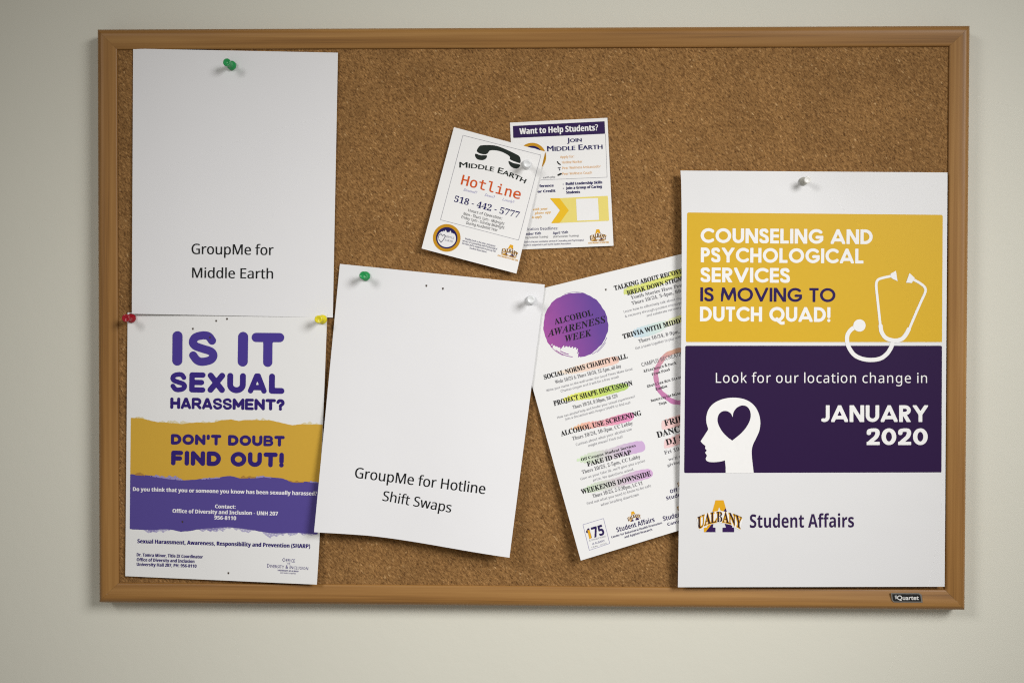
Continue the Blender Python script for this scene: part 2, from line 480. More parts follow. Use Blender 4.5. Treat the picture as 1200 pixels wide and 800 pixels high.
# fat rounded capitals drawn with a round pen: skeletons in the unit square, outer width / height
GL = {
    'I': (0.28, [[(0.5, 0), (0.5, 1)]]),
    'S': (0.83, [list(map(tuple, spline([(0.93, 0.80), (0.76, 0.965), (0.48, 1.0), (0.12, 0.92), (0, 0.74), (0.12, 0.60), (0.46, 0.50), (0.86, 0.40), (1, 0.25), (0.88, 0.08), (0.5, 0), (0.22, 0.05), (0.02, 0.24)], 5)))]),
    'E': (0.80, [[(1, 1), (0, 1), (0, 0), (1, 0)], [(0, 0.5), (0.88, 0.5)]]),
    'X': (0.86, [[(0, 0), (1, 1)], [(0, 1), (1, 0)]]),
    'U': (0.92, [[(0, 1)] + arc(0.5, 0.40, 0.5, 0.40, 180, 360) + [(1, 1)]]),
    'A': (0.93, [[(0, 0), (0.44, 1), (0.56, 1), (1, 0)], [(0.15, 0.22), (0.85, 0.22)]]),
    'L': (0.77, [[(0, 1), (0, 0), (1, 0)]]),
    'T': (0.93, [[(0, 1), (1, 1)], [(0.5, 1), (0.5, 0)]]),
    'H': (0.90, [[(0, 0), (0, 1)], [(1, 0), (1, 1)], [(0, 0.5), (1, 0.5)]]),
    'R': (0.88, [[(0, 0), (0, 1)] + arc(0.6, 0.72, 0.38, 0.28, 90, -90) + [(0, 0.44)], [(0.52, 0.44), (1, 0)]]),
    'M': (1.06, [[(0, 0), (0, 1), (0.5, 0.28), (1, 1), (1, 0)]]),
    'N': (0.94, [[(0, 0), (0, 1), (1, 0), (1, 1)]]),
    'D': (0.94, [[(0, 0), (0, 1)] + arc(0.42, 0.5, 0.58, 0.5, 90, -90) + [(0, 0)]]),
    'O': (1.04, [arc(0.5, 0.5, 0.5, 0.5, 0, 360, 28)]),
    'F': (0.78, [[(0, 0), (0, 1), (1, 1)], [(0, 0.47), (0.88, 0.47)]]),
    'B': (0.88, [[(0, 0), (0, 1)] + arc(0.58, 0.755, 0.36, 0.245, 90, -90) + [(0, 0.51)], [(0.58, 0.51)] + arc(0.62, 0.255, 0.38, 0.255, 90, -90) + [(0, 0)]]),
    '?': (0.74, [list(map(tuple, spline([(0, 0.80), (0.2, 0.97), (0.5, 1), (0.85, 0.93), (1, 0.73), (0.85, 0.55), (0.55, 0.43), (0.5, 0.30)], 5))), [(0.5, 0.0), (0.5, 0.005)]]),
    '!': (0.30, [[(0.5, 1), (0.5, 0.36)], [(0.5, 0), (0.5, 0.005)]]),
    "'": (0.28, [[(0.6, 1), (0.6, 0.93), (0.2, 0.72)]]),
    ' ': (0.42, []),
}
def round_caps(pr, body, p0, p1, h, sw, gap, m, layer=2, step=None):
    """p0, p1: lower left and lower right outer corners of the line of lettering (photo pixels)"""
    total = sum(GL[c][0] * h for c in body) + gap * (len(body) - 1)
    p0 = np.array(p0, float); p1 = np.array(p1, float); d = p1 - p0; L = np.linalg.norm(d); k = L / total
    ex = d / L; ey = np.array([ex[1], -ex[0]]); x = 0.0; r = sw / 2
    for c in body:
        r = sw / 2 * {'S': 0.80, 'A': 0.90, 'R': 0.90, 'B': 0.84, 'E': 0.9, 'O': 0.96}.get(c, 1.0)
        wd = (GL[c][0] * h if c not in "I!'" else max(sw, GL[c][0] * h)) * k
        segs = [np.array([(x + r + max(0, wd - 2 * r) * a, r + (h - 2 * r) * b) for a, b in sk]) for sk in GL[c][1]]
        if segs:
            def f(X, Y, segs=segs, r=r):
                q = np.full(X.shape, 1e9)
                for sg in segs: q = np.minimum(q, sd_line(X, Y, sg))
                return q - r
            st = step or max(0.28, sw / 9)
            pts, fs = march(f, (x - 1, -1, x + wd + 1, h + 1), st)
            q = p0 + pts[:, :1] * ex + pts[:, 1:] * ey
            pr.add(q, [tuple(reversed(g)) for g in fs], m, layer)
        x += wd + gap * k

# heavy geometric capitals with flat-cut strokes: skeletons run past the letter's box and are cut by it
def _oval(w, a0=0, a1=360, r=0.1, n=36): return arc(w / 2, 0.5, w / 2 - r, 0.5 - r, a0, a1, n)
def spartan(c, r):
    o = 1.5
    if c == 'I': w = 2 * r; return w, [[(r, -o), (r, o)]], None
    if c == 'E': w = 0.56; return w, [[(r, -o), (r, o)], [(r, 1 - r * .92), (o, 1 - r * .92)], [(r, .5), (w * .92, .5)], [(r, r * .92), (o, r * .92)]], None
    if c == 'L': w = 0.54; return w, [[(r, -o), (r, o)], [(r, r * .92), (o, r * .92)]], None
    if c == 'T': w = 0.60; return w, [[(-o, 1 - r * .92), (o, 1 - r * .92)], [(w / 2, -o), (w / 2, 1 - r)]], None
    if c == 'H': w = 0.74; return w, [[(r, -o), (r, o)], [(w - r, -o), (w - r, o)], [(r, .5), (w - r, .5)]], None
    if c == 'N': w = 0.80; return w, [[(r, -o), (r, o)], [(w - r, -o), (w - r, o)], [(r * 1.0, 1.02), (w - r * 1.0, -0.02)]], None
    if c == 'M': w = 0.98; return w, [[(-.02, -.35), (r * 1.7, .97)], [(r * 1.7, .97), (w / 2, .18)], [(w / 2, .18), (w - r * 1.7, .97)], [(w - r * 1.7, .97), (w + .02, -.35)]], None
    if c == 'A': w = 0.92; return w, [[(-.06, -.3), (w / 2, .93)], [(w / 2, .93), (w + .06, -.3)], [(.25, .27), (w - .25, .27)]], None
    if c == 'V': w = 0.90; return w, [[(-.06, 1.3), (w / 2, .07)], [(w / 2, .07), (w + .06, 1.3)]], None
    if c == 'Y': w = 0.84; return w, [[(-.08, 1.26), (w / 2, .46)], [(w + .08, 1.26), (w / 2, .46)], [(w / 2, .5), (w / 2, -o)]], None
    if c == 'U': w = 0.74; return w, [[(r, o)] + arc(w / 2, .38, w / 2 - r, .38 - r, 180, 360) + [(w - r, o)]], None
    if c == 'D': w = 0.78; return w, [[(r, -o), (r, o)], [(r, 1 - r)] + arc(.30, .5, w - r - .30, .5 - r, 90, -90) + [(r, r)]], None
    if c == 'P': w = 0.60; return w, [[(r, -o), (r, o)], [(r, 1 - r)] + arc(.30, .69, w - r - .30, .31 - r, 90, -90) + [(r, .38 + r)]], None
    if c == 'R': w = 0.66; return w, [[(r, -o), (r, o)], [(r, 1 - r)] + arc(.32, .70, w - r - .34, .30 - r, 90, -90) + [(r, .40 + r)], [(.28, .46), (w + .04, -.30)]], None
    if c == 'J': w = 0.46; return w, [[(w - r, o), (w - r, .30)] + arc(w / 2 - .06, .30, w / 2 + .06 - r, .30 - r, 0, -112)], None
    if c == 'O' or c == 'Q':
        w = 1.0; sk = [_oval(w, r=r)]
        if c == 'Q': sk.append([(.50, .20), (.62, .02), (.82, -.12), (1.0, -.06)])
        return w, sk, None
    if c == 'C': w = 0.86; return w, [arc(.5, .5, .5 - r, .5 - r, 48, 312, 34)], 'c'
    if c == 'G': w = 0.94; return w, [arc(.5, .5, .5 - r, .5 - r, 46, 345, 36), [(.54, .44), (w - r * .6, .44)]], None
    if c == 'S': w = 0.60; return w, [list(map(tuple, spline([(w - r * 1.25, .80), (.40, .97 - r + .02), (.28, 1 - r), (.13, .90 - r * .4), (r, .74), (.15, .60), (.32, .51), (.46, .42), (w - r, .27), (.47, .13), (.30, r), (.16, r + .03), (r * .75, .21)], 6)))], None
    if c == '2': w = 0.62; return w, [list(map(tuple, spline([(r, .70), (.13, .85), (.31, 1 - r), (.47, .87), (w - r, .70), (.44, .48), (.26, .28), (.06, .04)], 6))), [(r * .6, r * .92), (o, r * .92)]], None
    if c == '0': w = 0.70; return w, [_oval(w, r=r)], None
    if c == '!': w = 2.1 * r; return w, [[(w / 2, o), (w / 2, .36)], [(w / 2, r * .95), (w / 2, r)]], None
    return 0.30, [], None
def geo_caps(pr, body, p0, p1, h, r, m, layer=2, gap=0.085):
    W = [spartan(c, r) for c in body]
    total = (sum(q[0] for q in W) + gap * (len(body) - 1)) * h
    p0 = np.array(p0, float); p1 = np.array(p1, float); d = p1 - p0; L = np.linalg.norm(d); k = L / total
    ex = d / L; ey = np.array([ex[1], -ex[0]]); x = 0.0
    for c, (w_, sk, fl) in zip(body, W):
        if sk:
            segs = [np.array(q, float) for q in sk]; free = c in 'Q'
            def f(X, Y):
                q = np.full(X.shape, 1e9)
                for sg in segs: q = np.minimum(q, sd_line(X, Y, sg))
                q = q - r
                q = np.maximum(q, np.maximum(-X, X - w_))
                return np.maximum(q, np.maximum(-Y - (0.2 if free else 0), Y - 1))
            pts, fs = march(f, (-0.03, -0.23, w_ + 0.03, 1.03), 0.024)
            q = p0 + (x + pts[:, :1] * h * k) * ex + pts[:, 1:] * h * ey
            pr.add(q, [tuple(reversed(g)) for g in fs], m, layer)
        x += (w_ + gap) * h * k
    return pr

# ------------------------------------------------------------------ shared printed pieces
PURPLE = ink(45, 25, 78); DEEP = ink(38, 18, 92); NAVY = ink(30, 26, 92); BLACK = ink(22, 24, 26)
GOLD = ink(222, 166, 30); WHITE = ink(232, 232, 236, 1.0); GREY = ink(96, 96, 104); LGREY = ink(150, 150, 158)
def emblem(paper, cx, cy, k, ang, name='emblem', step=0.5, layer=1):
    """collegiate letter A behind an arched word, drawn round (843.2, 598) at full size"""
    pr = Print(paper, name); ca, sa = math.cos(math.radians(ang)), math.sin(math.radians(ang))
    def M(pts):
        p = (np.array(pts, float) - (843.2, 600)) * k
        return np.stack([cx + ca * p[:, 0] + sa * p[:, 1], cy - sa * p[:, 0] + ca * p[:, 1]], 1)
    Z = lambda L: [(800 + a / 11.43, 570 + b / 11.43) for a, b in L]
    g, p = GOLD, ink(50, 22, 82)
    st = max(0.16, step * k)
    pr.poly(M(Z([(440, 180), (548, 180), (592, 335), (515, 335), (489, 272), (468, 335), (396, 335)])), g, layer, st)
    pr.poly(M(Z([(575, 285), (592, 335), (545, 335)])), p, layer + 1, st)
    pr.poly(M(Z([(350, 480), (415, 475), (405, 545), (440, 548), (440, 608), (285, 608), (285, 548), (325, 545)])), p, layer, st)
    pr.poly(M(Z([(350, 480), (405, 478), (305, 608), (285, 608), (285, 548), (325, 545)])), g, layer + 1, st)
    pr.poly(M(Z([(555, 475), (645, 480), (665, 545), (690, 548), (690, 608), (533, 608), (533, 548), (580, 545)])), p, layer, st)
    def arch(dv):
        def wf(u, v):
            X = 817.5 + u * 52; q = (X - 843.4) / 26
            top = 599 + 6.6 * q * q; bot = 611.2 + 9.0 * q * q
            y = bot + (top - bot) * v
            return M(np.stack([X + 0, y + dv], 1))
        return wf
    pr.poly(M([(816, 607), (829, 600.5), (843.4, 598), (857, 600.5), (871, 607.5), (867, 621), (856, 614.5), (843.4, 612), (831, 614.5), (820, 621)]), ink(236, 236, 240), layer + 2, st)
    pr.text('UALBANY', 0, 0, 1, GOLD, 'fb', layer + 3, offset=0.035, warp=arch(0), res=2)
    pr.text('UALBANY', 0, 0, 1, ink(46, 20, 30), 'fb', layer + 4, warp=arch(0), res=2)
    return pr.done()
def line_part(paper, body, p0, p1, h, m, style='sr', name='text_line', **k):
    return Print(paper, name).text(body, p0, p1, h, m, style, **k).done()
def holes(paper, pts, r=1.1):
    for x, y in pts:
        pr = Print(paper, 'pinhole')
        pr.shape(lambda X, Y: np.hypot(X - x, (Y - y) * 0.8) - r + 0.5 * np.sin(3 * np.arctan2(Y - y, X - x)) * 0.4, (x - 2.5, y - 2.5, x + 2.5, y + 2.5), 0.3, ink(70, 56, 46), 4).done()
def ripple(x, seed, amp=1.0):
    r = np.random.default_rng(seed); y = 0
    for f in (0.09, 0.21, 0.47, 0.9, 1.7):
        y = y + np.sin(x * f + r.uniform(0, 6.3)) * (0.35 / (f * 4 + 0.6)) * r.uniform(0.6, 1.3)
    return y * amp * 2

# ================================================================== sheet with the first group code (codes left blank)
A = Paper('paper_sheet', [(156, 57.2), (396, 62), (390, 372), (154.5, 367.6)],
          lambda s, t_: 0.0128 + 0.0012 * (s - 0.45) ** 2 + t_ ** 2 * (0.0046 - 0.0040 * s) + 0.0012 * np.sin(s * 5 + 1) * t_ * (1 - t_) + 0.0007 * np.sin(s * 7.5 + 2 * t_) * (1 - 0.5 * t_) + 0.0006 + dent(s, t_, [(0.484, 0.064)]),
          M_COPY, 'upright white sheet with two short lines of black print in the top left corner', 'paper sheet', 'plain printed sheets')
line_part(A, 'GroupMe for', (224.6, 297.6), (320.4, 298.9), 12.0, BLACK, 'sr', name='text_line', strike=0.4, res=4)
line_part(A, 'Middle Earth', (225.2, 325.4), (319.8, 326.6), 11.8, BLACK, 'sr', strike=0.4, res=4)

# ================================================================== harassment poster
B = Paper('poster', [(149.6, 366), (383.5, 367.4), (371.3, 684.5), (146.8, 674.6)],
          lambda s, t_: 0.0141 + 0.0009 * s + 0.0016 * t_ ** 3 + 0.0055 * s ** 2 * t_ ** 4 + 0.0004 * np.sin(t_ * 6) * (1 - s),
          M_POST, 'white poster asking IS IT SEXUAL HARASSMENT? over yellow and purple torn bands', 'poster',
          bow=lambda s, t_: (2.0 * s * np.sin(math.pi * np.clip((t_ - 0.55) / 0.45, 0, 1)) * 0.6, 0 * s))
YEL = ink(205, 164, 62, 1.0, 0.42); VIO = ink(84, 72, 146, 1.0, 0.42)
ytop = np.array([(151, 489.3), (162, 490), (180, 493), (197, 495), (215, 496.5), (232, 495.3), (250, 494.5), (260, 492), (270, 490.5), (280, 493), (300, 492), (318, 492.6), (333, 495), (342, 498), (355, 497), (382, 498)])
ptop = np.array([(151, 555), (165, 556), (180, 557.5), (197, 560), (215, 562), (235, 561), (260, 558.8), (270, 557.5), (280, 559.5), (300, 559), (310, 558), (332, 561), (345, 564.5), (360, 564), (380, 565)])
pbot = np.array([(151, 619), (165, 620), (175, 620.6), (195, 620), (212, 622.6), (225, 621), (240, 618.6), (260, 618), (275, 618), (300, 621), (322, 625), (335, 624.5), (350, 624), (380, 625.5)])
def band(up, lo, seeds, left, right, amp=(0.5, 0.5)):
    def f(X, Y):
        yu = np.interp(X, up[:, 0], up[:, 1]) + ripple(X, seeds[0], amp[0]); yl = np.interp(X, lo[:, 0], lo[:, 1]) + ripple(X, seeds[1], amp[1])
        xl = np.interp(Y, [489, 625], left); xr = np.interp(Y, [489, 625], right)
        return np.maximum(np.maximum(yu - Y, Y - yl), np.maximum(xl - X, X - xr))
    return f
left, right = (153.3, 152.0), (378.6, 372.2)
Print(B, 'yellow_band').shape(band(ytop, ptop + (0, 3), (1, 2), left, right), (150, 486, 382, 572), 0.8, YEL, 1).done()
Print(B, 'purple_band').shape(band(ptop, pbot, (3, 4), left, right), (150, 552, 382, 632), 0.8, VIO, 2).done()
def wash(base, off, thick, segs, mat, seed, layer, name, up=True):
    for a, b in segs:
        pr = Print(B, name)
        def f(X, Y):
            y0 = np.interp(X, base[:, 0], base[:, 1]); e = np.clip((X - a) / 6, 0, 1) * np.clip((b - X) / 9, 0, 1)
            hgt = (thick + ripple(X, seed, 1.8) + 0.7 * np.sin(X * 0.8)) * e
            lo_, hi_ = (y0 - np.maximum(hgt, 0.0), y0 + 1.0) if up else (y0 - 1.0, y0 + np.maximum(hgt, 0.0))
            sp = np.sin(X * 0.55 + Y * 2.6 + seed) + np.sin(X * 1.35 - Y * 1.7)
            return np.maximum(np.maximum(lo_ - Y, Y - hi_), np.maximum(np.maximum(a - X, X - b), (sp - 1.25) * 0.5))
        y_ = np.interp([a, b], base[:, 0], base[:, 1])
        pr.shape(f, (a, min(y_) - 8, b, max(y_) + 9), 0.5, mat, layer).done()
wash(ytop, 0, 1.8, [(157, 176), (186, 226), (231, 262), (296, 322), (352, 378)], ink(216, 206, 172), 11, 0.5, 'brush_edge')
wash(ptop, 0, 1.9, [(176, 214), (236, 258), (298, 318), (362, 373)], ink(150, 142, 190), 12, 3, 'brush_edge')
wash(ptop, 0, 1.5, [(158, 170), (280, 300), (338, 356)], ink(170, 126, 62), 13, 3, 'brush_edge')
wash(pbot, 0, 3.0, [(168, 200), (232, 300), (306, 352), (350, 372)], ink(176, 172, 204), 14, 0.5, 'brush_edge', up=False)
wash(pbot, 0, 1.6, [(172, 186), (236, 262), (340, 364)], ink(140, 132, 184), 15, 0.8, 'brush_edge', up=False)
VT = ink(72, 56, 146); VD = ink(46, 28, 112)
pr = Print(B, 'headline'); round_caps(pr, 'IS', (201.8, 428.2), (254.2, 428.6), 40.4, 11.8, 7.4, VT, 2); pr.done()
pr = Print(B, 'headline'); round_caps(pr, 'I', (278, 429.2), (290.2, 429.4), 40.6, 11.8, 0, VT, 2)
round_caps(pr, 'T', (294.6, 429.6), (332.8, 429.9), 39.8, 10.8, 0, VT, 2); pr.done()
pr = Print(B, 'headline'); round_caps(pr, 'SEXUAL', (199.4, 459.2), (333.2, 461.4), 23.6, 6.9, 2.6, ink(56, 38, 128), 2); pr.done()
pr = Print(B, 'headline'); round_caps(pr, 'HARASSMENT?', (199.4, 478.8), (333.4, 480.9), 13.4, 3.7, 0.7, VD, 2, 0.3); pr.done()
pr = Print(B, 'headline'); round_caps(pr, "DON'T DOUBT", (200.2, 520.6), (333.2, 522.9), 12.4, 3.7, 1.2, VD, 3, 0.3); pr.done()
pr = Print(B, 'headline'); round_caps(pr, 'FIND OUT!', (200.4, 544.8), (332, 547.4), 17.2, 5.2, 1.9, VD, 3, 0.36); pr.done()
WH = ink(232, 230, 238)
line_part(B, 'Do you think that you or someone you know has been sexually harassed?', (155.8, 574.9), (371.3, 580.2), 4.5, WH, 'sb', layer=3, strike=0.3, res=2)
line_part(B, 'Contact:', (252, 595), (276, 595.7), 4.3, WH, 'sb', layer=3, strike=0.3, res=2)
line_part(B, 'Office of Diversity and Inclusion - UNH 207', (202.2, 600.4), (325.6, 603.7), 4.5, WH, 'sb', layer=3, strike=0.3, res=2)
line_part(B, '956-8110', (251.2, 608.3), (276.6, 609), 4.5, WH, 'sb', layer=3, strike=0.3, res=2)
line_part(B, 'Sexual Harassment, Awareness, Responsibility and Prevention (SHARP)', (161, 635.9), (363.2, 641.9), 4.7, VD, 'sb', strike=0.35, res=2)
line_part(B, 'Dr. Tamra Minor, Title IX Coordinator', (160.2, 651.3), (237.6, 653.9), 3.7, VD, 'sb', strike=0.2, res=2)
line_part(B, 'Office of Diversity and Inclusion', (160.2, 657.0), (227.8, 659.1), 3.7, VD, 'sb', strike=0.2, res=2)
line_part(B, 'University Hall 207, PH: 956-8110', (160.2, 662.5), (230.2, 664.6), 3.7, VD, 'sb', strike=0.2, res=2)
pr = Print(B, 'office_mark'); VM = ink(80, 70, 130)
pr.text('Office', (330.4, 657.8), (345.6, 658.7), 4.8, VM, 'b', smallcaps=0.8, res=1); pr.text('OF', (336.4, 660.8), (340, 661), 1.9, VM, 'b', res=1)
pr.text('Diversity & Inclusion', (313, 664.4), (361, 667.5), 4.4, VM, 'b', smallcaps=0.8, res=1)
pr.text('UNIVERSITY AT ALBANY', (325.4, 668.6), (350, 670.0), 1.8, VM, 'sb', res=1); pr.text('STATE UNIVERSITY OF NEW YORK', (328.4, 671.4), (346.6, 672.5), 1.5, VM, 'sr', res=1); pr.done()
holes(B, [(253.3, 375.8), (266, 373.5), (246, 395.3), (226, 385), (267.6, 671), (213.8, 611)], 0.95)

# ================================================================== sheet with the second group code
C_ = Paper('paper_sheet', [(398.3, 309.2), (638.4, 333.4), (597, 653), (368, 623.2)],
           lambda s, t_: 0.0153 + dent(s, t_, [(0.135, 0.045), (0.93, 0.06)]) + 0.0008 * np.sin(3 * s) + 0.0006 * np.sin(9 * s + 3 * t_) * t_ + 0.0125 * t_ ** 2 + t_ ** 2 * 0.0030 * np.cos(2 * math.pi * (s * 1.05 + 0.05)) + 0.003 * t_ ** 3 * s,
           M_COPY, 'tilted white sheet captioned Shift Swaps, its bottom edge curling off the cork', 'paper sheet', 'plain printed sheets',
           bow=lambda s, t_: (0 * s, -4.6 * t_ ** 4 * np.sin(math.pi * s) * np.clip(1.6 - 1.45 * s, 0, 1.2)))
line_part(C_, 'GroupMe for Hotline', (415.6, 559.4), (568, 578.6), 12.2, BLACK, 'sr', strike=0.4, res=4)
line_part(C_, 'Shift Swaps', (448, 586.2), (528, 600.3), 11.6, BLACK, 'sr', strike=0.4, res=4)
holes(C_, [(499.6, 334.6), (519, 338)], 1.0)

# ================================================================== recruiting flyer
D_ = Paper('flyer', [(597.6, 143.9), (711.8, 138.2), (719, 288), (604.6, 292.6)],
           lambda s, t_: 0.0127 + 0.0014 * s ** 2 * t_ + 0.0012 * t_ ** 2 * s, M_CARD,
           'small white flyer with a dark banner Want to Help Students? tucked behind the phone flyer', 'flyer', n=(14, 18))
Q6 = lambda x, y: (590 + x / 8, 130 + y / 8)
Q7 = lambda x, y: (590 + x / 8, 200 + y / 8)
pr = Print(D_, 'banner'); pr.poly([Q6(88, 142), Q6(948, 98), Q6(953, 215), Q6(92, 255)], PURPLE, 1, 0.6)
pr.text('Want to Help Students?', Q6(152, 220), Q6(886, 184), 7.0, ink(236, 236, 242), 'sb', 2, strike=0.4, res=2); pr.done()
SEALR = ink(192, 140, 24); SEALB = ink(28, 20, 84)
def ring(paper, cx, cy, ro, ri, m, layer, pr, step=0.4):
    pr.shape(lambda X, Y: np.maximum(np.hypot(X - cx, Y - cy) - ro, ri - np.hypot(X - cx, Y - cy)), (cx - ro - 1, cy - ro - 1, cx + ro + 1, cy + ro + 1), step, m, layer)
pr = Print(D_, 'seal'); ring(D_, 623.5, 184, 16.5, 13, SEALR, 1, pr); ring(D_, 623.5, 184, 13, 10.5, SEALB, 1, pr); pr.done()
line_part(D_, 'Join', Q6(598, 296), Q6(733, 289), 5.2, NAVY, 'b', smallcaps=0.78, res=3, strike=0.5)
line_part(D_, 'Middle Earth', Q6(412, 380), Q6(928, 357), 6.2, NAVY, 'b', smallcaps=0.8, res=3, strike=0.55)
OR = ink(226, 170, 92); 
line_part(D_, 'Apply for:', Q6(532, 444), Q6(664, 438), 2.9, OR, 'sr', res=1)
for b, a, c in (('Hotline Worker', (550, 495), (740, 486)), ('Peer Wellness Ambassador', (553, 548), (912, 531)), ('Peer Wellness Coach', (553, 602), (830, 589))):
    line_part(D_, b, Q6(*a), Q6(*c), 2.9, OR, 'sr', res=1)
pr = Print(D_, 'icon'); pr.line([Q6(506, 478), Q6(516, 494), Q6(532, 503)], 1.5, BLACK); pr.done()
pr = Print(D_, 'icon'); pr.line([Q6(512, 534), Q6(535, 531)], 1.0, GREY); pr.line([Q6(522, 534), Q6(524, 556), Q6(530, 553)], 1.0, GREY); pr.done()
pr = Print(D_, 'icon'); pr.line([Q6(513, 602), Q6(526, 596), Q6(540, 590)], 2.1, BLACK); pr.done()
pr = Print(D_, 'border_line'); pr.rule(Q6(350, 648), Q6(972, 622), 0.45, LGREY); pr.rule(Q6(956, 216), Q6(972, 622), 0.4, LGREY); pr.done()
line_part(D_, 'earth.php', Q6(372, 634), Q6(485, 628), 2.3, GREY, 'sr', res=1)
line_part(D_, 'ference', Q7(338, 157), Q7(470, 150), 3.0, NAVY, 'sb', strike=0.3, res=2); line_part(D_, 'or Credit', Q7(322, 208), Q7(487, 200), 3.0, NAVY, 'sb', strike=0.3, res=2)
for b, a, c in (('Build Leadership Skills', (585, 136), (926, 121)), ('Join a Group of Caring', (587, 176), (922, 161)), ('Students', (589, 217), (718, 211))):
    line_part(D_, b, Q7(*a), Q7(*c), 3.1, NAVY, 'sb', strike=0.3, res=2)
pr = Print(D_, 'bullet'); ring(D_, *Q7(560, 128), 0.55, 0, NAVY, 2, pr, 0.25); ring(D_, *Q7(562, 166), 0.55, 0, NAVY, 2, pr, 0.25); pr.done()
Print(D_, 'pale_band').poly([Q7(525, 258), Q7(978, 236), Q7(990, 470), Q7(527, 490), Q7(612, 372)], ink(228, 212, 120), 1, 0.6).done()
Print(D_, 'chevron').poly([Q7(435, 258), Q7(525, 258), Q7(612, 372), Q7(527, 490), Q7(447, 493), Q7(530, 372)], ink(230, 186, 40), 2, 0.5).done()
Print(D_, 'white_patch').poly([Q7(680, 265), Q7(886, 256), Q7(896, 461), Q7(690, 470)], ink(232, 232, 234), 2, 0.6).done()
for b, a, c in (('with your', (276, 374), (416, 366)), ('phone app', (292, 410), (444, 399)), ('to apply', (268, 448), (360, 442))):
    line_part(D_, b, Q7(*a), Q7(*c), 2.9, ink(222, 170, 60), 'fbi', res=1)
line_part(D_, 'ication Deadlines:', Q7(226, 560), Q7(512, 552), 3.2, NAVY, 'sr', res=1)
line_part(D_, 'mber 15th', Q7(214, 606), Q7(352, 598), 3.0, NAVY, 'sb', res=1); line_part(D_, 'April 15th', Q7(464, 597), Q7(606, 588), 3.0, NAVY, 'sb', res=1)
line_part(D_, 'ing Semester Training)', Q7(208, 636), Q7(418, 627), 2.3, GREY, 'sr', res=1); line_part(D_, '(Fall Semester Training)', Q7(468, 628), Q7(706, 617), 2.3, GREY, 'sr', res=1)
line_part(D_, 'Earth is the peer assistance service of Counseling and Psychological', Q7(195, 676), Q7(752, 658), 2.0, NAVY, 'sr', res=1)
line_part(D_, 'es and is supported in part by the Student Association.', Q7(192, 706), Q7(636, 690), 2.0, NAVY, 'sr', res=1)
emblem(D_, *Q7(886, 592), 0.37, 2.5)
line_part(D_, 'UNIVERSITY AT ALBANY', Q7(818, 662), Q7(956, 656), 2.0, GOLD, 'sb', res=1); line_part(D_, 'STATE UNIVERSITY OF NEW YORK', Q7(795, 686), Q7(988, 678), 1.8, GOLD, 'sb', res=1)

# ================================================================== phone flyer
E_ = Paper('flyer', [(532, 149.2), (639, 177.8), (605.2, 320.5), (494, 291.2)],
           lambda s, t_: 0.0146 + 0.0052 * t_ ** 2 + 0.0012 * (1 - s) ** 2 + 0.0006 * np.sin(s * 3) * t_, M_CARD,
           'tilted white hotline flyer with a black telephone handset above red lettering', 'flyer', n=(14, 18))
R1 = lambda x, y: (500 + x / 8, 140 + y / 8)
R2 = lambda x, y: (490 + x / 8, 220 + y / 8)
pr = Print(E_, 'border_line')
cs = [(542.5, 158.7), (633.9, 181.9), (607.7, 281.4), (516.2, 257.6)]
for a, b in zip(cs, cs[1:] + cs[:1]): pr.rule(a, b, 0.5, LGREY)
pr.done()
PH = ink(30, 38, 34); pr = Print(E_, 'telephone_handset')
pr.poly(spline([R1(*p) for p in [(470, 296), (492, 254), (520, 243), (590, 241), (660, 250), (745, 282), (830, 322), (868, 345), (880, 375), (878, 408), (850, 404), (785, 377), (780, 352), (755, 330), (700, 303), (640, 290), (592, 293), (572, 318), (545, 328), (500, 320)]], 5, True), PH, 1, 0.4)
pr.poly(spline([R1(*p) for p in [(458, 322), (505, 336), (564, 338), (555, 368), (525, 382), (480, 376), (456, 350)]], 5, True), PH, 1, 0.4)
pr.poly(spline([R1(*p) for p in [(770, 390), (815, 410), (874, 424), (866, 450), (838, 462), (798, 448), (774, 420)]], 5, True), PH, 1, 0.4); pr.done()
def bez(p0, p1, p2, h):
    p0, p1, p2 = (np.array(p, float) for p in (p0, p1, p2))
    def wf(u, v):
        u = u[:, None]; P = p0 * (1 - u) ** 2 + 2 * p1 * u * (1 - u) + p2 * u * u
        d = 2 * (p1 - p0) * (1 - u) + 2 * (p2 - p1) * u; d /= np.linalg.norm(d, axis=1)[:, None]
        return P + v[:, None] * h * np.stack([d[:, 1], -d[:, 0]], 1)
    return wf
Print(E_, 'text_line').text('Middle Earth', 0, 0, 1, PH, 'b', 2, smallcaps=0.8, res=3, strike=0.55, warp=bez(R1(308, 452), R1(630, 452), R1(918, 600), 6.6)).done()
line_part(E_, 'Hotline', R1(318, 608), R1(872, 748), 11.6, ink(204, 84, 26), 'dm', name='headline', offset=0.008)
LIL = ink(140, 138, 190)
for b, a, c in (('Stressed?', (344, 668), (470, 698)), ('Down?', (542, 716), (636, 740)), ('Lonely?', (706, 758), (818, 786))):
    line_part(E_, b, R1(*a), R1(*c), 2.9, LIL, 'it', res=1)
line_part(E_, '518 - 442 - 5777', R2(334, 130), R2(942, 286), 7.2, NAVY, 'fb', name='phone_number', res=2)
for b, a, c in (('Hours of Operation:', (468, 222), (785, 300)), ('Mon - Thurs 1pm - Midnight', (424, 254), (806, 350)), ('Friday 1pm - Sunday Midnight', (404, 286), (806, 388)), ('During Academic Year', (450, 340), (742, 410))):
    line_part(E_, b, R2(*a), R2(*c), 3.3, ink(50, 50, 56), 'sr', res=1)
pr = Print(E_, 'seal'); cx, cy = 523.5, 278.8
ring(E_, cx, cy, 16.2, 12.6, SEALR, 1, pr); ring(E_, cx, cy, 12.6, 0, SEALB, 1, pr)
